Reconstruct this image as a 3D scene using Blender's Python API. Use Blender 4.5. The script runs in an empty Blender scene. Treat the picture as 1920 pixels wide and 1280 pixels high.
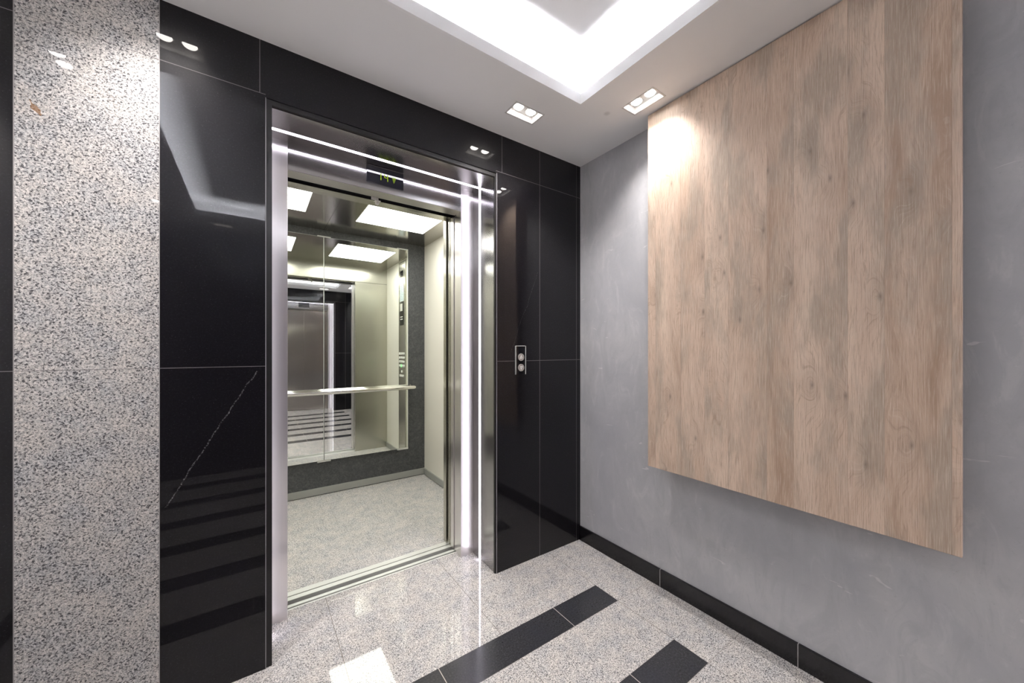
import bpy, bmesh, math, random
from mathutils import Matrix, Vector
random.seed(7)
S = bpy.context.scene
C = S.collection
PI = math.pi

# ------------------------------------------------------------------ camera, world, exposure
FPX = 690.0
cam_d = bpy.data.cameras.new('camera')
cam = bpy.data.objects.new('camera', cam_d); C.objects.link(cam)
cam_d.sensor_fit = 'HORIZONTAL'; cam_d.sensor_width = 36.0
cam_d.lens = 36.0 * FPX / 1920.0
cam_d.shift_y = 16.0 / 1920.0
cam_d.clip_start = 0.02
cam.location = (-1.765, -1.737, 1.25)
cam.rotation_euler = (PI / 2, 0, math.radians(55.05 - 90.0))
S.camera = cam
w = bpy.data.worlds.new('world'); S.world = w; w.use_nodes = True
w.node_tree.nodes['Background'].inputs[0].default_value = (0, 0, 0, 1)
w.node_tree.nodes['Background'].inputs[1].default_value = 0.0
S.view_settings.view_transform = 'Standard'
S.view_settings.look = 'None'
S.view_settings.gamma = 1.0
S.view_settings.use_curve_mapping = False
S.view_settings.exposure = 1.08
S.cycles.use_denoising = True
S.cycles.max_bounces = 12
S.cycles.diffuse_bounces = 6
S.cycles.glossy_bounces = 7
S.cycles.sample_clamp_indirect = 6.0
S.cycles.caustics_reflective = True
S.cycles.blur_glossy = 0.3

# strengths of the lamps the place has
E_COVE = 148.0      # light tape on the cove ledge
E_CAB = 6.0        # two square light panels in the car ceiling
E_LED = 5.6        # light line around the door recess
E_BULB = 20.0      # glowing lens of each downlight lamp
W_SPOT = 16.5       # beam of each downlight lamp
COL_COVE = (0.93, 0.94, 1.0)
COL_CAB = (1.0, 0.985, 0.91)
COL_LED = (0.93, 0.88, 1.0)
COL_SPOT = (1.0, 0.945, 0.905)

# key dimensions (metres)
H = 2.46           # ceiling
YB = -3.03         # opposite wall
XL = -2.65         # left wall
OX0, OX1, OZ = -1.73, -0.653, 2.24      # recess opening in the stone
CX = -1.1925

# ------------------------------------------------------------------ node helpers
def new_mat(name):
    m = bpy.data.materials.new(name); m.use_nodes = True
    nt = m.node_tree
    return m, nt, nt.nodes['Principled BSDF']
class N:
    def __init__(self, nt): self.nt = nt
    def _in(self, sock, v):
        if v is None: return
        if hasattr(v, 'is_output') or isinstance(v, bpy.types.NodeSocket): self.nt.links.new(v, sock)
        else: sock.default_value = v
    def m(self, op, a, b=None, c=None):
        n = self.nt.nodes.new('ShaderNodeMath'); n.operation = op
        self._in(n.inputs[0], a); self._in(n.inputs[1], b); self._in(n.inputs[2], c)
        return n.outputs[0]
    def obj(self):
        n = self.nt.nodes.new('ShaderNodeTexCoord'); return n.outputs['Object']
    def sep(self, v):
        n = self.nt.nodes.new('ShaderNodeSeparateXYZ'); self.nt.links.new(v, n.inputs[0]); return n.outputs
    def comb(self, x, y, z):
        n = self.nt.nodes.new('ShaderNodeCombineXYZ')
        self._in(n.inputs[0], x); self._in(n.inputs[1], y); self._in(n.inputs[2], z); return n.outputs[0]
    def map(self, v, scale=(1, 1, 1), loc=(0, 0, 0), rot=(0, 0, 0)):
        n = self.nt.nodes.new('ShaderNodeMapping'); self.nt.links.new(v, n.inputs[0])
        n.inputs['Scale'].default_value = scale; n.inputs['Location'].default_value = loc
        n.inputs['Rotation'].default_value = rot; return n.outputs[0]
    def noise(self, v, scale=5, detail=3, rough=.5, dist=0):
        n = self.nt.nodes.new('ShaderNodeTexNoise'); self.nt.links.new(v, n.inputs['Vector'])
        n.inputs['Scale'].default_value = scale; n.inputs['Detail'].default_value = detail
        n.inputs['Roughness'].default_value = rough; n.inputs['Distortion'].default_value = dist
        return n.outputs[0]
    def vor(self, v, scale=5, feature='F1', out=0, rnd=1.0):
        n = self.nt.nodes.new('ShaderNodeTexVoronoi'); n.feature = feature
        self.nt.links.new(v, n.inputs['Vector']); n.inputs['Scale'].default_value = scale
        n.inputs['Randomness'].default_value = rnd
        return n.outputs[out]
    def vor2(self, u, v):
        n = self.nt.nodes.new('ShaderNodeTexVoronoi'); n.voronoi_dimensions = '2D'
        self.nt.links.new(self.comb(u, v, 0.0), n.inputs['Vector']); n.inputs['Scale'].default_value = 1.0
        return n.outputs[0]
    def ramp(self, f, stops, interp='LINEAR'):
        n = self.nt.nodes.new('ShaderNodeValToRGB'); self.nt.links.new(f, n.inputs[0])
        cr = n.color_ramp; cr.interpolation = interp
        while len(cr.elements) > 1: cr.elements.remove(cr.elements[-1])
        for i, (p, c) in enumerate(stops):
            e = cr.elements[0] if i == 0 else cr.elements.new(p)
            e.position = p; e.color = (c[0], c[1], c[2], 1) if isinstance(c, (tuple, list)) else (c, c, c, 1)
        return n.outputs[0]
    def mix(self, f, a, b, mode='MIX'):
        n = self.nt.nodes.new('ShaderNodeMix'); n.data_type = 'RGBA'; n.blend_type = mode
        self._in(n.inputs[0], f)
        for s, v in ((n.inputs[6], a), (n.inputs[7], b)):
            if isinstance(v, (tuple, list)): s.default_value = (v[0], v[1], v[2], 1)
            else: self.nt.links.new(v, s)
        return n.outputs[2]
    def bump(self, h, strength=.3, dist=.001, base=None):
        n = self.nt.nodes.new('ShaderNodeBump'); self.nt.links.new(h, n.inputs['Height'])
        n.inputs['Strength'].default_value = strength; n.inputs['Distance'].default_value = dist
        if base is not None: self.nt.links.new(base, n.inputs['Normal'])
        return n.outputs[0]
    def band(self, v, lo, hi):      # 1 where lo < v < hi
        return self.m('MULTIPLY', self.m('GREATER_THAN', v, lo), self.m('LESS_THAN', v, hi))
    def OR(self, *a):
        r = a[0]
        for b in a[1:]: r = self.m('MAXIMUM', r, b)
        return r
    def AND(self, *a):
        r = a[0]
        for b in a[1:]: r = self.m('MULTIPLY', r, b)
        return r
    def NOT(self, a): return self.m('SUBTRACT', 1.0, a)
    def line(self, v, at, wdt): return self.m('LESS_THAN', self.m('ABSOLUTE', self.m('SUBTRACT', v, at)), wdt)

def simple(name, col, rough=.5, metal=0.0, spec=.5, coat=0.0):
    m, nt, b = new_mat(name)
    b.inputs['Base Color'].default_value = (*col, 1)
    b.inputs['Roughness'].default_value = rough
    b.inputs['Metallic'].default_value = metal
    b.inputs['Specular IOR Level'].default_value = spec
    b.inputs['Coat Weight'].default_value = coat
    b.inputs['Coat Roughness'].default_value = .03
    return m
def emit(name, col, strength):
    m, nt, b = new_mat(name)
    b.inputs['Base Color'].default_value = (.02, .02, .02, 1)
    b.inputs['Specular IOR Level'].default_value = 0
    b.inputs['Emission Color'].default_value = (*col, 1)
    b.inputs['Emission Strength'].default_value = strength
    return m

# ------------------------------------------------------------------ stone
def light_granite_color(n, v, scale=1.0):
    """speckled pale granite: pinkish white feldspar, grey quartz, small dark mica flecks"""
    r = n.map(v, rot=(.5, .6, .4), scale=(1, 1.45, 1.15))
    a = n.noise(r, 128 * scale, 3, .6, .35)
    b = n.noise(n.map(v, loc=(3.1, 7.7, 1.3), rot=(.3, .2, .9), scale=(1.3, 1, 1)), 95 * scale, 3, .6, .3)
    c = n.noise(n.map(v, loc=(9.1, 2.7, 5.3)), 8 * scale, 4, .6)
    d = n.noise(n.map(v, loc=(1.1, 4.7, 8.3)), 330 * scale, 2, .5)
    col = n.ramp(b, [(.30, (.38, .38, .39)), (.45, (.52, .515, .51)), (.58, (.70, .675, .66)), (.75, (.76, .745, .735))])
    shift = n.m('MULTIPLY', n.m('SUBTRACT', c, .5), .10)
    am = n.m('ADD', a, shift)
    col = n.mix(n.ramp(am, [(.43, 1.0), (.49, 0.0)]), col, (.20, .197, .20))
    col = n.mix(n.ramp(am, [(.375, 1.0), (.43, 0.0)]), col, (.05, .05, .056))
    col = n.mix(n.ramp(d, [(.38, .7), (.46, 0.0)]), col, (.20, .20, .205))
    tint = n.ramp(c, [(.35, (.93, .945, .965)), (.5, (.99, .98, .97)), (.66, (1.03, 1.0, .965))])
    return n.mix(1.0, col, tint, 'MULTIPLY')
def black_granite_color(n, v):
    a = n.noise(v, 160, 3, .65)
    b = n.vor(v, 120)
    c = n.noise(n.map(v, loc=(4, 2, 9)), 420, 2, .6)
    col = n.ramp(a, [(.3, (.0028, .0024, .0038)), (.55, (.005, .0045, .0065)), (.75, (.013, .0125, .016))])
    sp = n.m('MULTIPLY', n.ramp(b, [(0.0, 1.0), (.14, 0.0)]), n.ramp(c, [(.42, 0.0), (.6, 1.0)]))
    return n.mix(n.m('MULTIPLY', sp, .34), col, (.30, .29, .32))

def mat_floor():
    m, nt, b = new_mat('polished_granite_floor'); n = N(nt)
    v = n.obj(); x, y, z = n.sep(v)[0:3]
    light = n.mix(1.0, light_granite_color(n, v, 1.65), (.92, .91, .91), 'MULTIPLY')
    a = n.noise(v, 150, 3, .65); cc = n.noise(n.map(v, loc=(5, 1, 0)), 6, 3, .6)
    dark = n.ramp(a, [(.3, (.018, .018, .020)), (.55, (.033, .033, .037)), (.75, (.060, .060, .066))])
    dark = n.mix(n.ramp(cc, [(.4, 0.0), (.65, .5)]), dark, (.025, .026, .034))
    P, B0, W = .447, .387, .147
    t = n.m('SUBTRACT', n.m('MULTIPLY', y, -1.0), B0)
    tm = n.m('FLOORED_MODULO', t, P)
    inrange = n.band(t, 0.0, 5 * P + W + .001)
    bar = n.AND(inrange, n.m('LESS_THAN', tm, W), n.band(x, -2.37, -.28))
    fx = n.m('FLOORED_MODULO', n.m('ADD', x, .28), .596)            # 0 at -.28, -.876, ...
    seam_l = n.m('LESS_THAN', n.m('MINIMUM', fx, n.m('SUBTRACT', .596, fx)), .0011)
    seam_b = n.line(fx, .298, .0014)
    ey = n.m('MINIMUM', tm, n.m('ABSOLUTE', n.m('SUBTRACT', tm, W)))
    seam_y = n.AND(inrange, n.m('LESS_THAN', ey, .0009))
    col = n.mix(bar, light, dark)
    col = n.mix(n.AND(seam_l, n.NOT(bar)), col, (.16, .145, .13))
    col = n.mix(n.m('MULTIPLY', seam_y, .8), col, (.17, .155, .14))
    col = n.mix(n.AND(seam_b, bar), col, (.42, .39, .36))
    nt.links.new(col, b.inputs['Base Color'])
    r = n.noise(n.map(v, loc=(3, 3, 3)), 9, 4, .6)
    rr = n.m('ADD', n.m('MULTIPLY', r, .045), n.m('ADD', .008, n.m('MULTIPLY', bar, .14)))
    nt.links.new(rr, b.inputs['Roughness'])
    b.inputs['IOR'].default_value = 1.5
    return m
def mat_cab_floor():
    m, nt, b = new_mat('cab_granite_floor'); n = N(nt)
    v = n.obj(); x, y, z = n.sep(v)[0:3]
    col = light_granite_color(n, n.map(v, loc=(2.2, 1.7, 0)), 1.65)
    seam = n.line(x, 0.0, .001)
    col = n.mix(n.m('MULTIPLY', seam, .5), col, (.2, .19, .17))
    nt.links.new(col, b.inputs['Base Color'])
    b.inputs['Roughness'].default_value = .5
    b.inputs['Specular IOR Level'].default_value = .2
    return m
def mat_wall_granite(front):
    m, nt, b = new_mat('polished_black_granite' if not front else 'black_and_grey_granite_cladding'); n = N(nt)
    v = n.obj(); x, y, z = n.sep(v)[0:3]
    blk = black_granite_color(n, v)
    grout = (.14, .13, .135)
    w1 = .0012
    if front:
        lit = light_granite_color(n, n.map(v, loc=(0, 5, 0), scale=(1, 1, 1)), 1.4)
        lit = n.mix(1.0, lit, (.93, .93, .94), 'MULTIPLY')
        rust = n.m('LESS_THAN', n.m('ADD', n.m('ABSOLUTE', n.m('ADD', n.m('SUBTRACT', x, -2.309), n.m('MULTIPLY', n.m('SUBTRACT', z, 1.981), .55))),
                 n.m('MULTIPLY', n.m('ABSOLUTE', n.m('SUBTRACT', z, 1.981)), .35)), n.m('MULTIPLY', n.noise(v, 60, 2), .017))
        lit = n.mix(n.m('MULTIPLY', rust, .75), lit, (.20, .085, .015))
        strip = n.band(x, -2.35, -2.035)
        col = n.mix(strip, blk, lit)
        upper = n.m('GREATER_THAN', z, 2.252)
        s = n.OR(n.line(z, 1.187, w1), n.AND(n.line(z, 2.252, w1), n.OR(n.m('LESS_THAN', x, -1.73), n.m('GREATER_THAN', x, -.66))),
                 n.line(x, -.345, w1), n.line(x, -.036, .0010),
                 n.AND(upper, n.OR(n.line(x, -1.749, w1), n.line(x, -.62, w1))))
        s2 = n.OR(n.line(x, -2.35, .0014), n.line(x, -2.035, .0014))
        col = n.mix(n.m('MULTIPLY', s, n.m('SUBTRACT', 1.0, n.m('MULTIPLY', strip, .3))), col, grout)
        col = n.mix(n.m('MULTIPLY', s2, .8), col, (.30, .29, .29))
        # thin white calcite veins in two of the slabs
        def vein(x0, z0, x1, z1, wd, amt):
            dx, dz = x1 - x0, z1 - z0; L = math.hypot(dx, dz); ux, uz = dx / L, dz / L
            wob = n.m('MULTIPLY', n.m('SUBTRACT', n.noise(v, 5, 4, .6), .5), .045)
            al = n.m('ADD', n.m('MULTIPLY', n.m('SUBTRACT', x, x0), ux), n.m('MULTIPLY', n.m('SUBTRACT', z, z0), uz))
            pr = n.m('ADD', n.m('SUBTRACT', n.m('MULTIPLY', n.m('SUBTRACT', x, x0), -uz), n.m('MULTIPLY', n.m('SUBTRACT', z, z0), -ux)), wob)
            on = n.m('MULTIPLY', n.m('LESS_THAN', n.m('ABSOLUTE', pr), n.m('MULTIPLY', n.noise(v, 120, 2), wd * 2)), n.band(al, 0, L))
            return n.m('MULTIPLY', n.m('MULTIPLY', on, n.ramp(n.noise(v, 170, 3, .7), [(.44, .0), (.62, 1.0)])), amt)
        col = n.mix(vein(-1.761, 1.17, -2.02, .70, .0020, .30), col, (.55, .55, .56))
        col = n.mix(vein(-.36, 1.72, -.56, 1.24, .0009, .16), col, (.5, .5, .5))
    else:
        col = blk
        s = n.OR(n.line(z, 1.187, w1), n.line(z, 2.252, w1), n.line(x, -.2, w1), n.line(x, -1.75, w1), n.line(x, -2.2, w1))
        col = n.mix(s, col, grout)
    nt.links.new(col, b.inputs['Base Color'])
    r = n.noise(v, 14, 4, .6)
    b.inputs['Roughness'].default_value = .33
    b.inputs['Specular IOR Level'].default_value = .12
    b.inputs['Coat Weight'].default_value = 1.0
    b.inputs['Coat IOR'].default_value = 1.35
    nt.links.new(n.m('MULTIPLY', r, .026), b.inputs['Coat Roughness'])
    return m
def mat_plinth():
    m, nt, b = new_mat('black_granite_baseboard'); n = N(nt)
    v = n.obj(); x, y, z = n.sep(v)[0:3]
    col = black_granite_color(n, v)
    s = n.OR(n.line(y, -.592, .0014), n.line(y, -1.194, .0014), n.line(y, -1.796, .0014), n.line(y, -2.398, .0014))
    col = n.mix(s, col, (.32, .31, .31))
    nt.links.new(col, b.inputs['Base Color'])
    b.inputs['Roughness'].default_value = .16
    return m
def mat_concrete():
    m, nt, b = new_mat('grey_microcement'); n = N(nt)
    v = n.obj()
    a = n.noise(v, 1.7, 6, .62, .6)
    c = n.noise(n.map(v, loc=(7, 3, 1), scale=(1, 2.2, .8), rot=(.5, 0, 0)), 5.5, 5, .68, 1.2)
    d = n.noise(n.map(v, loc=(1, 9, 2)), 60, 4, .7)
    col = n.ramp(a, [(.3, (.35, .355, .38)), (.5, (.41, .413, .435)), (.7, (.475, .473, .488))])
    col = n.mix(n.ramp(c, [(.5, 0.0), (.62, .45)]), col, (.355, .36, .378))
    col = n.mix(n.ramp(c, [(.34, .22), (.44, 0.0)]), col, (.61, .605, .61))
    col = n.mix(n.ramp(d, [(.60, 0.0), (.70, .45)]), col, (.34, .34, .355))
    sc = n.noise(n.map(v, loc=(2, 5, 4), scale=(1, .35, 1.6), rot=(.9, 0, 0)), 26, 3, .6, .8)
    col = n.mix(n.ramp(sc, [(.69, 0.0), (.73, .5)]), col, (.66, .65, .65))
    nt.links.new(col, b.inputs['Base Color'])
    b.inputs['Roughness'].default_value = .62
    b.inputs['Specular IOR Level'].default_value = .3
    h = n.m('ADD', n.m('MULTIPLY', c, .8), n.m('MULTIPLY', d, .35))
    nt.links.new(n.bump(h, .45, .0022), b.inputs['Normal'])
    return m
def mat_wood():
    m, nt, b = new_mat('oak_laminate'); n = N(nt)
    v = n.obj(); x, y, z = n.sep(v)[0:3]
    # irregular staves
    yw = n.m('ADD', y, n.m('MULTIPLY', n.m('SINE', n.m('MULTIPLY', y, 23.0)), .018))
    sid = n.m('FLOOR', n.m('DIVIDE', yw, .118))
    wn = nt.nodes.new('ShaderNodeTexWhiteNoise'); wn.noise_dimensions = '1D'; nt.links.new(sid, wn.inputs['W'])
    rnd = wn.outputs[0]
    zz = n.m('ADD', z, n.m('MULTIPLY', rnd, 13.0))
    base = n.comb(0.0, y, zz)
    # knots bend the grain around them
    kv = n.map(base, scale=(1, 6.0, 2.6))
    kd = n.vor2(n.sep(kv)[1], n.sep(kv)[2])
    kick = n.ramp(kd, [(0.0, 1.0), (.10, .75), (.22, .28), (.42, 0.0)])
    low = n.noise(n.map(base, scale=(1, 5.0, .9)), 1.0, 2, .5)
    field = n.m('ADD', y, n.m('ADD', n.m('MULTIPLY', low, .24), n.m('MULTIPLY', kick, .05)))
    fine_f = n.comb(0.0, field, n.m('MULTIPLY', zz, .06))
    g1 = n.noise(fine_f, 210, 4, .75)
    g2 = n.noise(n.map(base, scale=(1, 420, 11)), 1.0, 3, .6)
    g3 = n.noise(n.comb(0.0, field, n.m('MULTIPLY', zz, .10)), 11, 3, .6)
    blot = n.noise(n.map(base, scale=(1, 5, 1.6), loc=(0, 3, 2)), 1.6, 4, .6)
    tone = n.m('ADD', n.m('MULTIPLY', rnd, .20), n.m('ADD', n.m('MULTIPLY', g3, .80), n.m('MULTIPLY', blot, .32)))
    col = n.ramp(tone, [(.42, (.39, .27, .195)), (.56, (.535, .397, .305)), (.70, (.62, .472, .372)), (.90, (.71, .565, .452))])
    col = n.mix(n.ramp(blot, [(.46, 0.0), (.60, .85)]), col, (.40, .325, .262))
    col = n.mix(n.ramp(g1, [(.34, .60), (.47, 0.0)]), col, (.36, .255, .18))
    col = n.mix(n.ramp(g1, [(.56, 0.0), (.68, .30)]), col, (.76, .65, .55))
    col = n.mix(n.ramp(g2, [(.38, .55), (.46, 0.0)]), col, (.33, .235, .17))
    col = n.mix(n.ramp(g2, [(.55, 0.0), (.66, .5)]), col, (.68, .58, .49))
    col = n.mix(n.ramp(kd, [(.0, .75), (.022, .45), (.05, .20), (.16, .12), (.3, 0.0)]), col, (.17, .135, .11))
    edge = n.m('LESS_THAN', n.m('FLOORED_MODULO', yw, .118), .0009)
    col = n.mix(n.m('MULTIPLY', edge, .35), col, (.16, .11, .075))
    nt.links.new(col, b.inputs['Base Color'])
    b.inputs['Roughness'].default_value = .42
    b.inputs['Specular IOR Level'].default_value = .35
    nt.links.new(n.bump(n.m('ADD', g1, g2), .25, .0006), b.inputs['Normal'])
    return m
def mat_steel(name, col=(.62, .60, .58), rough=.26, aniso=.75, wave=0.0, axis='Z', grain=(300, 300, 2.5)):
    m, nt, b = new_mat(name); n = N(nt)
    b.inputs['Metallic'].default_value = 1.0
    v = n.obj()
    s = n.noise(n.map(v, scale=grain), 1.0, 2, .5)
    c = n.mix(n.m('MULTIPLY', s, .35), col, tuple(q * .78 for q in col))
    nt.links.new(c, b.inputs['Base Color'])
    b.inputs['Roughness'].default_value = rough
    b.inputs['Anisotropic'].default_value = aniso
    if aniso > 0:
        t = nt.nodes.new('ShaderNodeTangent'); t.direction_type = 'RADIAL'; t.axis = axis
        nt.links.new(t.outputs[0], b.inputs['Tangent'])
    if wave > 0:
        q = n.noise(n.map(v, scale=(2.2, 2.2, 1.4)), 1.0, 1, .4)
        nt.links.new(n.bump(q, 1.0, wave), b.inputs['Normal'])
    return m
def mat_laminate():
    m, nt, b = new_mat('mottled_charcoal_laminate'); n = N(nt)
    v = n.obj(); x, y, z = n.sep(v)[0:3]
    a = n.noise(v, 34, 3, .65, 1.4); c = n.noise(n.map(v, loc=(3, 2, 1)), 95, 2, .6)
    f = n.m('ADD', n.m('MULTIPLY', a, .7), n.m('MULTIPLY', c, .3))
    col = n.ramp(f, [(.38, (.046, .048, .052)), (.5, (.066, .069, .073)), (.64, (.10, .104, .108))])
    seam = n.line(x, -.925 + 1.275, .0010)
    col = n.mix(n.m('MULTIPLY', seam, .6), col, (.02, .02, .02))
    nt.links.new(col, b.inputs['Base Color'])
    b.inputs['Roughness'].default_value = .5
    return m
def mat_ceiling():
    m, nt, b = new_mat('ceiling_white_paint'); n = N(nt)
    v = n.obj(); x, y, z = n.sep(v)[0:3]
    a = n.noise(v, 2.2, 3, .5)
    col = n.ramp(a, [(.35, (.84, .84, .85)), (.65, (.87, .87, .875))])
    d = n.m('SQRT', n.m('ADD', n.m('POWER', n.m('SUBTRACT', x, -.287), 2), n.m('POWER', n.m('SUBTRACT', y, -.471), 2)))
    col = n.mix(n.ramp(d, [(.008, .28), (.020, 0.0)]), col, (.25, .24, .23))
    nt.links.new(col, b.inputs['Base Color'])
    b.inputs['Roughness'].default_value = .75
    b.inputs['Specular IOR Level'].default_value = .25
    return m

M = dict(
    floor=mat_floor(), cabfloor=mat_cab_floor(), front=mat_wall_granite(True), black=mat_wall_granite(False),
    plinth=mat_plinth(), concrete=mat_concrete(), wood=mat_wood(), ceiling=mat_ceiling(),
    cove=simple('cove_white_paint', (.88, .88, .885), .8, spec=.2),
    steel=mat_steel('brushed_steel', (.82, .79, .79), .28, .8),
    header=mat_steel('header_steel', (.58, .57, .58), .17, .9),
    soffit=mat_steel('polished_steel', (.44, .425, .425), .22, .85, axis='Y', grain=(300, 2.5, 300)),
    underside=simple('header_underside_steel', (.50, .485, .45), .35, .85),
    reveal=mat_steel('reveal_steel', (.42, .41, .415), .18, .85),
    cabsteel=mat_steel('car_brushed_steel', (.60, .585, .52), .26, .8),
    cabceil=mat_steel('car_ceiling_steel', (.52, .50, .46), .16, 0),
    doorsteel=mat_steel('door_brushed_steel', (.55, .51, .485), .24, .8, wave=.02),
    dark=simple('dark_trim_metal', (.014, .013, .014), .35, .3),
    edge=simple('stone_edge', (.28, .27, .29), .4),
    lam=mat_laminate(),
    cream=simple('cream_laminate', (.74, .72, .65), .38, spec=.4),
    alu=simple('satin_aluminium', (.66, .67, .64), .38, .35),
    skirt=simple('skirting_aluminium', (.40, .41, .39), .45, .4),
    chrome=simple('chrome', (.82, .81, .76), .10, 1.0),
    mirror=simple('mirror_glass', (.86, .89, .85), .0, 1.0),
    glassedge=simple('mirror_polished_edge', (.80, .84, .78), .25, .3),
    blackglass=simple('black_glass', (.006, .006, .008), .03, 0, .6),
    display=simple('display_glass', (.012, .013, .02), .015, 0, 1.0, 1.0),
    groove=simple('sill_groove', (.03, .03, .032), .6),
    gap_shade=simple('shaft_shade_black', (.012, .012, .014), .9, spec=0),  # black that paints in the shade of the unlit shaft gaps
    lampwhite=simple('lamp_white_enamel', (.60, .59, .585), .45),
    plastic=simple('grey_plastic', (.55, .54, .50), .5),
    sticker=simple('pale_blue_notice', (.50, .58, .60), .5),
    ink=simple('notice_ink', (.22, .28, .30), .6),
    led=emit('light_line', COL_LED, E_LED),
    cabled=emit('car_light_diffuser', COL_CAB, E_CAB),
    coveled=emit('cove_light_tape', COL_COVE, E_COVE),
    bulb=emit('lamp_lens', (1.0, .94, .88), E_BULB),
    digit=emit('green_digits', (.50, .75, .0), .34),
    green=emit('lit_button_ring', (.2, 1.0, .25), 1.2),
    whitemark=simple('white_symbol', (.85, .85, .84), .4),
    button=simple('button_cap_steel', (.42, .39, .38), .35, .5),
    concrete_batten=simple('batten_grey', (.2, .2, .2), .7),
)

# ------------------------------------------------------------------ geometry helpers
def put(name, bm, mat, parent=None, smooth=False):
    bmesh.ops.recalc_face_normals(bm, faces=bm.faces)
    if parent is not None:
        bmesh.ops.translate(bm, vec=-WORLD[parent.name], verts=bm.verts)
    me = bpy.data.meshes.new(name); bm.to_mesh(me); bm.free()
    me.materials.append(mat)
    if smooth:
        for p in me.polygons: p.use_smooth = True
    o = bpy.data.objects.new(name, me); C.objects.link(o)
    WORLD[o.name] = Vector((0, 0, 0)) if parent is None else WORLD[parent.name]
    if parent is not None: o.parent = parent
    return o
WORLD = {}
def thing(name, loc, label, cat, group=None):
    o = bpy.data.objects.new(name, None); C.objects.link(o)
    o.empty_display_size = .1
    o.location = loc; WORLD[o.name] = Vector(loc)
    o['label'] = label; o['category'] = cat
    if group: o['group'] = group
    return o
def tag(o, label, cat, group=None):
    o['label'] = label; o['category'] = cat
    if group: o['group'] = group
    return o
def struct(o, label=None):
    o['kind'] = 'structure'
    if label: o['label'] = label
    return o
def add_box(bm, x0, x1, y0, y1, z0, z1, bev=0.0, T=None):
    r = bmesh.ops.create_cube(bm, size=1.0)
    vs = r['verts']
    for v in vs:
        v.co = Vector(((x0 + x1) / 2 + v.co.x * (x1 - x0), (y0 + y1) / 2 + v.co.y * (y1 - y0), (z0 + z1) / 2 + v.co.z * (z1 - z0)))
    if bev > 0:
        es = list({e for v in vs for e in v.link_edges})
        r2 = bmesh.ops.bevel(bm, geom=es, offset=bev, segments=2, affect='EDGES', profile=.6)
        vs = list({v for f in r2['faces'] for v in f.verts} | {v for v in vs if v.is_valid})
    if T is not None: bmesh.ops.transform(bm, matrix=T, verts=vs)
    return vs
def box(*a, bev=0.0, T=None):
    bm = bmesh.new(); add_box(bm, *a, bev=bev, T=T); return bm
def add_cyl(bm, p0, p1, r0, r1=None, seg=24, caps=True):
    p0, p1 = Vector(p0), Vector(p1); r1 = r0 if r1 is None else r1
    d = p1 - p0
    q = d.to_track_quat('Z', 'Y').to_matrix().to_4x4()
    T = Matrix.Translation((p0 + p1) / 2) @ q
    r = bmesh.ops.create_cone(bm, cap_ends=caps, segments=seg, radius1=r0, radius2=r1, depth=d.length, matrix=T)
    return r['verts']
def slab(xs, ys, z0, z1, solid, swap=None):
    """a slab cut on a grid, with holes where solid(cx, cy) is false; swap maps (a, b, c) -> xyz"""
    bm = bmesh.new(); cache = {}
    f = swap or (lambda a, b, c: (a, b, c))
    def V(a, b, c):
        k = (round(a, 5), round(b, 5), round(c, 5))
        if k not in cache: cache[k] = bm.verts.new(f(a, b, c))
        return cache[k]
    nx, ny = len(xs) - 1, len(ys) - 1
    S_ = [[solid((xs[i] + xs[i + 1]) / 2, (ys[j] + ys[j + 1]) / 2) for j in range(ny)] for i in range(nx)]
    for i in range(nx):
        for j in range(ny):
            if not S_[i][j]: continue
            a0, a1, b0, b1 = xs[i], xs[i + 1], ys[j], ys[j + 1]
            for z in (z0, z1): bm.faces.new((V(a0, b0, z), V(a1, b0, z), V(a1, b1, z), V(a0, b1, z)))
            for (di, dj, p, q) in ((-1, 0, (a0, b0), (a0, b1)), (1, 0, (a1, b0), (a1, b1)), (0, -1, (a0, b0), (a1, b0)), (0, 1, (a0, b1), (a1, b1))):
                ii, jj = i + di, j + dj
                if 0 <= ii < nx and 0 <= jj < ny and S_[ii][jj]: continue
                bm.faces.new((V(*p, z0), V(*q, z0), V(*q, z1), V(*p, z1)))
    return bm

# ------------------------------------------------------------------ the room shell
T_ = .16
def inrect(x, y, r): return r[0] < x < r[1] and r[2] < y < r[3]
# floor runs into the recess up to the sill
xs = [XL - T_, OX0, OX1, T_]; ys = [YB - .33, YB, 0, .327]
OPX0, OPX1 = -.94 - .5375, -.94 + .5395       # the opposite recess
xs = sorted(set([XL - T_, OX0, OX1, T_, OPX0, OPX1]))
fl = slab(xs, ys, -.06, 0, lambda x, y: YB < y < 0 or (y > 0 and OX0 < x < OX1) or (y < YB and OPX0 < x < OPX1))
struct(put('floor', fl, M['floor']))
# granite wall with the recess
sw = lambda a, b, c: (a, c, b)
wf = slab([XL - T_, OX0, OX1, T_], [0, OZ, H + .3], 0, .20, lambda x, z: not (OX0 < x < OX1 and z < OZ), sw)
struct(put('wall_front', wf, M['front']))
wb = slab([XL - T_, OPX0, OPX1, T_], [0, OZ, H + .3], YB, YB - .20, lambda x, z: not (OPX0 < x < OPX1 and z < OZ), sw)
struct(put('wall_back', wb, M['black']))
struct(put('wall_right', box(0, T_, YB, 0, 0, H + .3), M['concrete']))
struct(put('wall_left', box(XL - T_, XL, YB, 0, 0, H + .3), M['ceiling']))
# baseboards
bm = box(-.012, 0, YB, -.002, 0, .092, bev=.0015); struct(put('baseboard_right', bm, M['plinth']))
bm = box(XL, XL + .012, YB, -.002, 0, .092, bev=.0015); struct(put('baseboard_left', bm, M['plinth']))
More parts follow.
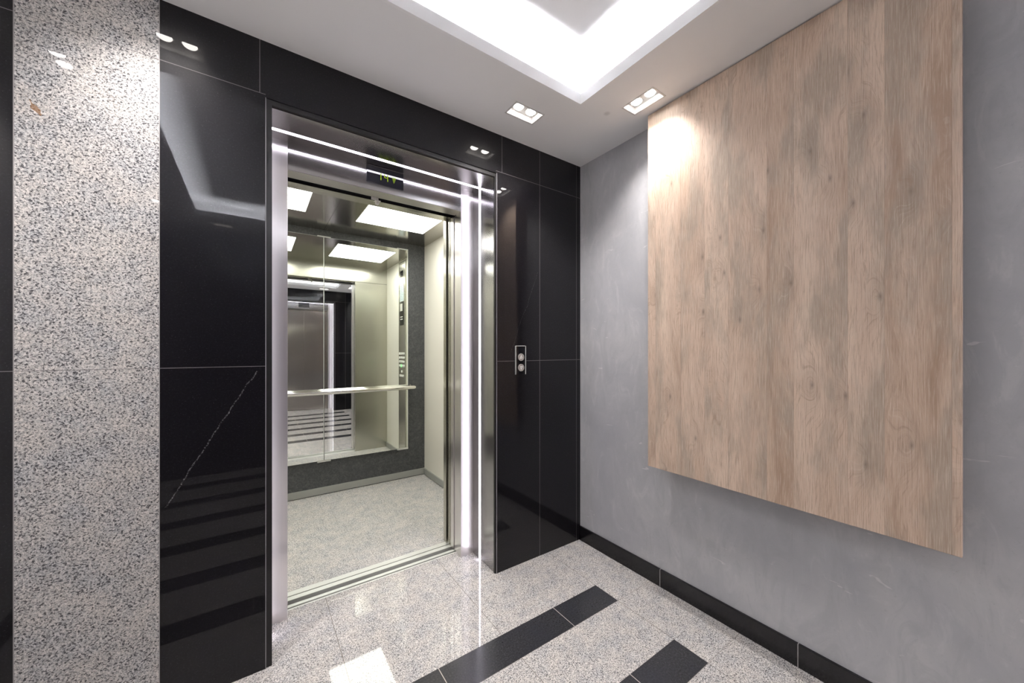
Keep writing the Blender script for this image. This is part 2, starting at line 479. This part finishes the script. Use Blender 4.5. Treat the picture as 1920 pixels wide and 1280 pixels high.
# ceiling with the cove and the downlight cut-outs
CVX0, CVX1, CVY0, CVY1 = -2.212, -.438, -2.597, -.433
LL, LW = .166, .092
DL = [  # centre x, centre y, long axis
    (-.632, -.230, 'x'), (-2.018, -.230, 'x'), (-.212, -.632, 'y'), (-2.438, -.632, 'y'),
    (-.632, YB + .235, 'x'), (-2.018, YB + .235, 'x'), (-.212, YB + .632, 'y'), (-2.438, YB + .632, 'y')]
def dlrect(d):
    a, b = (LL / 2, LW / 2) if d[2] == 'x' else (LW / 2, LL / 2)
    return (d[0] - a, d[0] + a, d[1] - b, d[1] + b)
holes = [dlrect(d) for d in DL] + [(CVX0, CVX1, CVY0, CVY1)]
xs = sorted(set([XL, 0] + [v for h in holes for v in h[:2]])); ys = sorted(set([YB, 0] + [v for h in holes for v in h[2:]]))
ce = slab(xs, ys, H, H + .012, lambda x, y: not any(inrect(x, y, h) for h in holes))
struct(put('ceiling', ce, M['ceiling']))
# cove: fascia, ledge, side walls and raised lid in one shell
LED_W, CT = .13, 2.617
bm = bmesh.new()
FT = .012
bm = slab([CVX0, CVX0 + FT, CVX1 - FT, CVX1], [CVY0, CVY0 + FT, CVY1 - FT, CVY1], H - .0004, H + .052,
          lambda x, y: not inrect(x, y, (CVX0 + FT, CVX1 - FT, CVY0 + FT, CVY1 - FT)))
struct(put('trim_1', bm, M['cove']), 'white lip around the lit ceiling recess')
ox0, ox1, oy0, oy1 = CVX0 - LED_W, CVX1 + LED_W, CVY0 - LED_W, CVY1 + LED_W
bm = slab(sorted([ox0, CVX0, CVX1, ox1]), sorted([oy0, CVY0, CVY1, oy1]), H + .0125, H + .022, lambda x, y: not inrect(x, y, (CVX0, CVX1, CVY0, CVY1)))
add_box(bm, ox0 - .01, ox0, oy0 - .01, oy1 + .01, H + .0125, CT + .01)
add_box(bm, ox1, ox1 + .01, oy0 - .01, oy1 + .01, H + .0125, CT + .01)
add_box(bm, ox0, ox1, oy0 - .01, oy0, H + .0125, CT + .01)
add_box(bm, ox0, ox1, oy1, oy1 + .01, H + .0125, CT + .01)
add_box(bm, ox0, ox1, oy0, oy1, CT, CT + .01)
o = struct(put('trim_2', bm, M['cove']), 'raised white lid and ledge of the lit ceiling recess')
lt = thing('light_tape', (-1.325, -1.5, H + .023), 'white light tape hidden on the ledge of the ceiling recess', 'light')
for (a0, a1, b0, b1) in ((CVX0 - .042, CVX0 - .030, CVY0 - .028, CVY1 + .028), (CVX1 + .030, CVX1 + .042, CVY0 - .028, CVY1 + .028),
                         (CVX0 - .028, CVX1 + .028, CVY0 - .042, CVY0 - .030), (CVX0 - .028, CVX1 + .028, CVY1 + .030, CVY1 + .042)):
    put('tape_strip', box(a0, a1, b0, b1, H + .0225, H + .026), M['coveled'], lt)

# ------------------------------------------------------------------ recessed downlights
def make_downlight(cx, cy, label):
    t = thing('recessed_downlight', (cx, cy, H), label, 'ceiling light', 'double recessed downlights')
    # built along x about the origin
    WORLD[t.name] = Vector((0, 0, 0))
    a, b = LL / 2, LW / 2
    bm = bmesh.new()
    zt = .060
    add_box(bm, -a, a, -b, -b + .002, .001, zt); add_box(bm, -a, a, b - .002, b, .001, zt)
    add_box(bm, -a, -a + .002, -b, b, .001, zt); add_box(bm, a - .002, a, -b, b, .001, zt)
    add_box(bm, -a, a, -b, b, zt, zt + .002)
    put('housing', bm, M['lampwhite'], t)
    bm = slab([-a - .007, -a + .0015, a - .0015, a + .007], [-b - .007, -b + .0015, b - .0015, b + .007], -.0012, .0, lambda x, y: abs(x) > a - .002 or abs(y) > b - .002)
    put('trim_ring', bm, M['lampwhite'], t)
    bm = slab([-a + .003, -.0615, -.0145, .0145, .0615, a - .003], [-b + .003, -.0235, .0235, b - .003], .030, .033,
              lambda x, y: not (abs(y) < .0235 and .0145 < abs(x) < .0615))
    put('gimbal_plate', bm, M['lampwhite'], t)
    for s in (-1, 1):
        bm = bmesh.new()
        add_cyl(bm, (s * .038, 0, .024), (s * .038, 0, .055), .0265, .018, 28)
        add_cyl(bm, (s * .038, 0, .021), (s * .038, 0, .026), .0275, .0275, 28)
        l = put('lamp', bm, M['lampwhite'], t)
        bm = bmesh.new()
        add_cyl(bm, (s * .038, 0, .0165), (s * .038, 0, .0212), .021, .0245, 28)
        put('lamp_lens', bm, M['bulb'], l)
        ld = SPOT
        lo = bpy.data.objects.new('downlight_beam', ld); C.objects.link(lo); lo.parent = t
        lo.location = (s * .038, 0, .012)
    return t
SPOT = bpy.data.lights.new('downlight_beam', 'SPOT')
SPOT.energy = W_SPOT; SPOT.spot_size = math.radians(112); SPOT.spot_blend = 1.0; SPOT.color = COL_SPOT; SPOT.shadow_soft_size = .018
DLAB = [
    'double recessed downlight in the ceiling above the call buttons beside the granite wall',
    'double recessed downlight above the pale granite strip, mirrored in the black granite',
    'double recessed downlight at the top corner of the wooden wall panel',
    'double recessed downlight close to the left wall near the pale granite strip',
    'double recessed downlight above the closed elevator doors, seen in the car mirror',
    'double recessed downlight over the left half of the opposite wall',
    'double recessed downlight beside the right wall near the closed elevator',
    'double recessed downlight near the left wall at the closed elevator end']
d0 = None
for d, lab in zip(DL, DLAB):
    if d0 is None:
        d0 = make_downlight(d[0], d[1], lab); r = d0
    else:
        r = d0.copy(); C.objects.link(r); r['label'] = lab; r.location = (d[0], d[1], H)
        for ch in list(d0.children):
            c = ch.copy(); C.objects.link(c); c.parent = r
            for g in ch.children:
                e = g.copy(); C.objects.link(e); e.parent = c
    r.rotation_euler = (0, 0, PI / 2 if d[2] == 'y' else 0)

# ------------------------------------------------------------------ the wooden wall panel
PX = -.106
t = thing('wooden_wall_panel', (PX, -1.7, .655), 'large oak board standing off the grey plaster wall up to the ceiling', 'wall panel')
put('board', box(PX, PX + .018, -1.612, -.585, .655, H - .006, bev=.0012), M['wood'], t)
bm = bmesh.new()
for yy in (-.80, -1.36): add_box(bm, PX + .018, -.0003, yy - .03, yy + .03, .80, H - .05)
for zz in (.85, 1.6, 2.3): add_box(bm, PX + .018, -.0003, -1.33, -.83, zz - .03, zz + .03)
put('batten_frame', bm, M['concrete_batten'], t)

# ------------------------------------------------------------------ elevator door surround (shared by both elevators)
def surround(F, where, closed):
    """F maps recess coordinates (x from the recess centre, y depth, z) to the room"""
    def bx(x0, x1, y0, y1, z0, z1, bev=0):
        return box(x0, x1, y0, y1, z0, z1, bev=bev, T=F)
    W = .5385
    base = F @ Vector((0, .13, 0))
    t = thing('elevator_door_frame', base, 'brushed steel elevator door frame set in the black granite ' + where, 'door frame')
    # dark angle trim around the stone edge
    bm = bmesh.new()
    add_box(bm, -W, -W + .022, .004, .016, 0, OZ, T=F); add_box(bm, W - .012, W, .004, .016, 0, OZ, T=F)
    add_box(bm, -W + .022, W - .012, .004, .016, OZ - .020, OZ, T=F)
    put('edge_trim', bm, M['dark'], t)
    bm = bmesh.new()
    add_box(bm, -W, -W + .0025, -.0015, .004, 0, OZ, T=F); add_box(bm, W - .0025, W, -.0015, .004, 0, OZ, T=F)
    put('stone_edge_strip', bm, M['edge'], t)
    XR, XLn = .5305, -.5305           # reveal faces
    ZS = 2.216
    LY0, LY1 = .166, .189
    for s, nm in ((1, 'reveal_panel'), (-1, 'reveal_panel')):
        x0, x1 = (XR, W) if s > 0 else (-W, XLn)
        bm = bmesh.new()
        add_box(bm, x0, x1, .016, LY0, 0, ZS, T=F); add_box(bm, x0, x1, LY1, .26, 0, ZS, T=F)
        put(nm, bm, M['reveal'], t)
        lx = (XR + .001, XR + .006) if s > 0 else (XLn - .006, XLn - .001)
        o = put('light_strip', bx(lx[0], lx[1], LY0 + .0003, LY1 - .0003, .0, ZS - .0), M['led'], t)
        o['label'] = 'glowing white vertical light line'
    bm = bmesh.new()
    add_box(bm, -W, W, .016, LY0, ZS, OZ, T=F); add_box(bm, -W, W, LY1, .26, ZS, OZ, T=F)
    put('soffit_panel', bm, M['soffit'], t)
    o = put('light_strip', bx(XLn, XR, LY0 + .0003, LY1 - .0003, ZS + .001, ZS + .006), M['led'], t)
    o['label'] = 'glowing white horizontal light line'
    # front jambs with a return towards the doors
    for s in (-1, 1):
        x0, x1 = sorted((s * .4475, s * W))
        put('jamb', bx(x0, x1, .2603, .327, 0, ZS + .01, bev=.001), M['steel'], t)
    put('header', bx(-.4475, .4475, .2603, .345, 2.088, OZ, bev=.0008), M['header'], t)
    put('header_underside', bx(-.4475, .4475, .2612, .345, 2.0865, 2.0878), M['underside'], t)
    # floor indicator
    i = thing('floor_indicator', F @ Vector((0, .256, 2.168)), ('dark glass floor indicator ' if not closed else 'blank dark indicator ') + ('showing 14 with a down arrow above the open car' if not closed else 'above the closed doors'), 'display')
    dx = -.0015 if not closed else 0
    put('screen', bx(dx - .0965, dx + .0965, .2545, .2600, 2.124, 2.212, bev=.0008), M['display'], i)
    if not closed:
        # seven segment style digits
        def seg(bm, x0, x1, z0, z1): add_box(bm, x0, x1, .2535, .2544, z0, z1, T=F)
        X = lambda xw: xw - CX
        bm = bmesh.new()
        seg(bm, X(-1.2205), X(-1.2165), 2.148, 2.163); seg(bm, X(-1.2205), X(-1.2165), 2.1655, 2.184)
        put('digit', bm, M['digit'], i)
        bm = bmesh.new()
        seg(bm, X(-1.2015), X(-1.1980), 2.1675, 2.184); seg(bm, X(-1.2000), X(-1.1835), 2.1645, 2.1675)
        seg(bm, X(-1.1850), X(-1.1812), 2.148, 2.1635); seg(bm, X(-1.1850), X(-1.1812), 2.1675, 2.184)
        put('digit', bm, M['digit'], i)
        bm = bmesh.new()
        for row in range(7):
            k = 7 - row
            for q in range(k):
                cxx = X(-1.150) + (q - (k - 1) / 2) * .0037
                cz = 2.1800 - row * .0052
                add_cyl(bm, F @ Vector((cxx, .2534, cz)), F @ Vector((cxx, .2545, cz)), .00145, .00145, 8)
        put('down_arrow', bm, M['digit'], i)
    return t
F_A = Matrix.Translation((CX, 0, 0))
F_B = Matrix.Translation((-.94, YB, 0)) @ Matrix.Rotation(PI, 4, 'Z')
surround(F_A, 'around the open elevator car', False)
surround(F_B, 'around the closed elevator doors', True)

# landing and car door panels, parked behind the right jamb of the open elevator
JX = -.745
def door(name, label, loc, panels, mat):
    t = thing(name, loc, label, 'elevator door')
    for p in panels: put('door_panel', box(*p, bev=.0015), mat, t)
    return t
door('landing_door', 'open brushed steel landing door parked behind the right jamb', (-.5, .36, .004),
     [(JX + .004, JX + .46, .3285, .3555, .004, 2.086), (JX - .001, JX + .455, .360, .396, .004, 2.086)], M['steel'])
door('car_door', 'open brushed steel car door parked beside the car entrance', (-.5, .43, .004),
     [(JX + .004, JX + .46, .4015, .4200, .004, 2.086), (JX + .002, JX + .455, .4235, .4405, .004, 2.086)], M['cabsteel'])
t = thing('landing_door', F_B @ Vector((0, .36, .004)), 'closed two panel brushed steel elevator doors seen in the car mirror', 'elevator door')
put('door_panel', box(-.45, -.012, .350, .372, .004, 2.087, bev=.0015, T=F_B), M['doorsteel'], t)
put('door_panel', box(-.024, .46, .378, .400, .004, 2.087, bev=.0015, T=F_B), M['doorsteel'], t)
t = thing('door_sill', F_B @ Vector((0, .37, -.02)), 'grooved aluminium sill below the closed elevator doors', 'door sill')
put('sill_plate', box(-.46, .46, .3275, .42, -.03, -.0005, T=F_B), M['alu'], t)
# header track cover above the landing doors
t = thing('door_header', (CX, .45, 2.09), 'steel door track header above the car entrance', 'door header')
put('track_cover', box(-2.17, -.37, .4005, .4640, 2.089, 2.26), M['cabsteel'], t)
put('track_gap_shade', box(-1.72, -.66, .3455, .400, 2.10, 2.24), M['gap_shade'], t)  # solid block, its black stands for the shade in the track gap
t = thing('door_latch', (-1.225, .372, 2.085), 'small pale latch bracket hanging in the gap under the steel header', 'latch')
bm = bmesh.new(); add_box(bm, -1.243, -1.205, .350, .356, 2.074, 2.099, bev=.001); add_box(bm, -1.240, -1.222, .346, .350, 2.094, 2.104, bev=.001)
put('bracket_plate', bm, M['plastic'], t)
bm = bmesh.new(); add_box(bm, -1.222, -1.193, .350, .378, 2.072, 2.076, bev=.001); add_box(bm, -1.218, -1.200, .352, .374, 2.058, 2.072, bev=.002)
put('latch_body', bm, M['plastic'], t)

# sills
t = thing('door_sill', (CX, .37, -.02), 'aluminium landing sill with a dark groove in front of the open car', 'door sill')
put('sill_plate', slab([-1.64, -.70], [.327, .3365, .3485, .370], -.03, -.0006, lambda x, y: not (.3365 < y < .3485)), M['alu'], t)
put('groove', box(-1.64, -.70, .3366, .3484, -.03, -.012), M['groove'], t)
t = thing('door_sill', (CX, .45, -.02), 'aluminium car sill with a thin groove at the edge of the car floor', 'door sill')
put('sill_plate', slab([-1.66, -.70], [.405, .4365, .4440, .4835], -.03, -.0004, lambda x, y: not (.4365 < y < .4440)), M['alu'], t)
put('groove', box(-1.66, -.70, .4366, .4439, -.03, -.010), M['groove'], t)
struct(put('trim_3', box(-1.66, -.70, .3702, .4048, -.045, -.035), M['gap_shade']), 'black plate coloured as the shade in the gap between the two sills')  # plate closing the gap, blackened to imitate the shade down the shaft

# ------------------------------------------------------------------ elevator car
KX0, KX1, KY0, KY1, KH = -2.19, -.36, .502, 1.817, 2.29
KC = (KX0 + KX1) / 2
t = thing('elevator_car', (KC, 1.15, -.06), 'open elevator car with charcoal rear wall, cream side walls and granite floor', 'elevator')
CAR = t
put('floor_plate', box(KX0, KX1, .4838, KY1, -.05, 0), M['cabfloor'], t)
put('rear_wall', box(KX0 - .02, KX1 + .02, KY1, KY1 + .02, 0, KH), M['lam'], t)
for a, b in ((KX0 - .02, KX0), (KX1, KX1 + .02)):
    o = put('side_wall', box(a, b, KY0, KY1, 0, KH), M['cream'], t); o['label'] = 'cream side wall'
put('front_return', box(KX0, -1.64, .465, KY0, .001, 2.093, bev=.001), M['cabsteel'], t)
put('front_return', box(JX - .004, KX1, .465, KY0, .001, 2.093, bev=.001), M['cabsteel'], t)
put('front_header', box(KX0, KX1, .4645, KY0 - .001, 2.0965, KH), M['cabsteel'], t)
bm = slab([KX0 - .02, KC - .001, KC + .001, KX1 + .02], [.466, KY1 + .02], KH, KH + .01, lambda x, y: abs(x - KC) > .001)
add_box(bm, KX0, KX1, .47, KY1, KH + .0102, KH + .015)
put('ceiling_panel', bm, M['cabceil'], t)
for (a0, a1, b0, b1) in ((KX0, KX1, KY1 - .012, KY1), (KX0, KX0 + .012, KY0, KY1 - .012), (KX1 - .012, KX1, KY0, KY1 - .012)):
    put('skirting', box(a0, a1, b0, b1, .006, .064, bev=.001), M['skirt'], t)
for k, (a0, a1) in enumerate(((-1.096, -.535), (-2.015, -1.455))):
    q = thing('ceiling_light', ((a0 + a1) / 2, 1.13, KH), ('square glowing light panel in the right half of the car ceiling', 'square glowing light panel in the left half of the car ceiling')[k], 'ceiling light', 'car ceiling light panels')
    bm = slab([a0 - .004, a0, a1, a1 + .004], [.846, .85, 1.415, 1.419], KH - .003, KH - .0003, lambda x, y: not inrect(x, y, (a0, a1, .85, 1.415)))
    put('frame', bm, M['alu'], q)
    put('diffuser', box(a0 + .0003, a1 - .0003, .8503, 1.4147, KH - .0022, KH - .0004), M['cabled'], q)

# mirror, clips
MY = 1.800
t = thing('wall_mirror', (KC, MY, .295), 'tall frameless two pane mirror on the charcoal rear wall of the car', 'mirror')
for a0, a1 in ((-2.015, -1.2745), (-1.2715, -.535)):
    g = put('mirror_pane', box(a0 + .0005, a1 - .0042, MY, MY + .006, .295, 2.225), M['mirror'], t)
    bm = bmesh.new(); add_box(bm, a1 - .004, a1, MY - .0002, MY + .0165, .295, 2.225)
    add_box(bm, a0, a1 - .0042, MY + .001, MY + .006, 2.2252, 2.227)
    put('polished_edge', bm, M['glassedge'], g)
put('backing', box(-2.01, -.545, MY + .0062, KY1 - .0002, .30, 2.22), M['dark'], t)
for cxx in (-1.274, -.588, -1.962):
    for zz, s in ((.289, 1), (2.2275, -1)):
        bm = bmesh.new()
        z0, z1 = (zz - .004, zz + .004)
        add_box(bm, cxx - .052, cxx + .052, MY - .006, MY + .0165, min(zz, zz - .004 * s) , max(zz, zz - .004 * s) + .001)
        add_box(bm, cxx - .052, cxx + .052, MY - .0062, MY - .0035, zz - .003, zz + .012 if s > 0 else zz + .003)
        put('clip', bm, M['alu'], t)
# handrail
bm = bmesh.new()
pts = [(-2.068, .003), (-2.064, .011), (-2.055, .0175), (-2.04, .0195), (-.505, .0195), (-.490, .0175), (-.481, .011), (-.477, .003)]
seg = 28; rings = []
for (xx, rr) in pts:
    rings.append([bm.verts.new((xx, 1.742 + rr * math.cos(2 * PI * k / seg), .889 + rr * math.sin(2 * PI * k / seg))) for k in range(seg)])
for A, B in zip(rings, rings[1:]):
    for k in range(seg): bm.faces.new((A[k], A[(k + 1) % seg], B[(k + 1) % seg], B[k]))
bm.faces.new(rings[0]); bm.faces.new(rings[-1])
hr = put('handrail', bm, M['chrome'], CAR, smooth=True); hr['label'] = 'polished round handrail in front of the mirror'
for xx in (-2.03, -.512):
    bm = bmesh.new(); add_cyl(bm, (xx, 1.745, .885), (xx, KY1, .885), .009, .009, 20); add_cyl(bm, (xx, KY1 - .006, .885), (xx, KY1, .885), .022, .022, 24)
    put('rail_bracket', bm, M['chrome'], hr)

# car operating panel on the right wall
PY0, PY1, PXX = 1.010, 1.240, KX1 - .013
t = thing('elevator_control_panel', (KX1 - .01, 1.125, .07), 'full height steel control panel with floor buttons on the cream wall, seen in the mirror', 'control panel')
put('face_plate', box(PXX, KX1 - .0002, PY0, PY1, .07, 2.275, bev=.002), M['cabsteel'], t)
def pbox(y0, y1, z0, z1, d=.002, bev=0): return box(PXX - d, PXX - .0001, y0, y1, z0, z1, bev=bev)
put('position_display', pbox(1.07, 1.17, 2.095, 2.165), M['blackglass'], t)
put('notice', pbox(1.058, 1.192, 1.812, 2.012, .0012), M['sticker'], t)
bm = bmesh.new()
for k in range(9): add_box(bm, PXX - .0016, PXX - .0012, 1.07, 1.18 - .02 * (k % 3), 1.83 + k * .019, 1.835 + k * .019)
put('notice_lines', bm, M['ink'], t)
o = put('intercom_panel', pbox(1.058, 1.192, 1.535, 1.806, .003), M['blackglass'], t); o['label'] = 'black glass intercom and screen'
put('small_screen', pbox(1.075, 1.155, 1.70, 1.785, .0036), M['plastic'], t)
bm = bmesh.new()
for zz in (1.60, 1.627): add_box(bm, PXX - .0036, PXX - .003, 1.085, 1.12, zz, zz + .01); add_box(bm, PXX - .0036, PXX - .003, 1.13, 1.16, zz, zz + .01)
put('white_marks', bm, M['whitemark'], t)
def pbutton(yy, zz, r=.0145, lit=False):
    bm = bmesh.new(); add_cyl(bm, (PXX, yy, zz), (PXX - .005, yy, zz), r, r * .9, 20)
    q = put('floor_button', bm, M['whitemark'], t)
    if lit:
        bm = bmesh.new(); add_cyl(bm, (PXX, yy, zz), (PXX - .003, yy, zz), r * 1.25, r * 1.25, 20)
        l = put('lit_ring', bm, M['green'], q); l['label'] = 'glowing green ring'
for row in range(4):
    for c in range(4): pbutton(1.048 + c * .0515, 1.208 - row * .0465, lit=(row == 3 and c == 1))
pbutton(1.125, 1.003)
for c in range(3): pbutton(1.068 + c * .05, .953)

# ------------------------------------------------------------------ call button panel
t = thing('call_button_panel', (-.4935, 0, 1.192), 'black glass call button panel with steel rails on the granite beside the open elevator', 'call panel')
put('glass_plate', box(-.527, -.460, -.006, -.0003, 1.108, 1.272, bev=.0008), M['blackglass'], t)
bm = bmesh.new()
add_box(bm, -.5305, -.527, -.0085, -.0003, 1.108, 1.2745, bev=.0006); add_box(bm, -.460, -.4565, -.0085, -.0003, 1.108, 1.2745, bev=.0006)
put('side_rails', bm, M['alu'], t)
put('top_rail', box(-.5269, -.4601, -.0075, -.0003, 1.2722, 1.2752, bev=.0006), M['alu'], t)
for zz, s, lab in ((1.2085, 1, 'round button with an upward triangle'), (1.1475, -1, 'round button with a downward triangle')):
    bm = bmesh.new(); add_cyl(bm, (-.492, -.0062, zz), (-.492, -.0095, zz), .0212, .0202, 40)
    bt = put('call_button', bm, M['button'], t); bt['label'] = lab
    bm = bmesh.new()
    bm2 = bmesh.new()
    def tri(r): return [Vector((-.492 + r * math.sin(a) * .82, 0, zz + s * (r * math.cos(a)) - s * .001)) for a in (0, 2 * PI / 3, 4 * PI / 3)]
    o_, i_ = tri(.0145), tri(.0070)
    vo = [[bm2.verts.new((p.x, y, p.z)) for p in o_] for y in (-.0108, -.0096)]
    vi = [[bm2.verts.new((p.x, y, p.z)) for p in i_] for y in (-.0108, -.0096)]
    for k in range(3):
        k2 = (k + 1) % 3
        for q in (0, 1): bm2.faces.new((vo[q][k], vo[q][k2], vi[q][k2], vi[q][k]))
        bm2.faces.new((vo[0][k], vo[0][k2], vo[1][k2], vo[1][k])); bm2.faces.new((vi[0][k], vi[0][k2], vi[1][k2], vi[1][k]))
    bm.free()
    put('triangle_symbol', bm2, M['whitemark'], bt)
    bm = bmesh.new()
    ring = 40
    R0, R1 = .0196, .0208
    vs = [[bm.verts.new((-.492 + r * math.cos(2 * PI * k / ring), y, zz + r * math.sin(2 * PI * k / ring))) for k in range(ring)] for r in (R0, R1) for y in (-.0098, -.0102)]
    for k in range(ring):
        k2 = (k + 1) % ring
        bm.faces.new((vs[1][k], vs[1][k2], vs[3][k2], vs[3][k]))
        bm.faces.new((vs[0][k], vs[0][k2], vs[1][k2], vs[1][k])); bm.faces.new((vs[2][k], vs[2][k2], vs[3][k2], vs[3][k]))
        bm.faces.new((vs[0][k], vs[0][k2], vs[2][k2], vs[2][k]))
    put('button_ring', bm, M['alu'], bt)
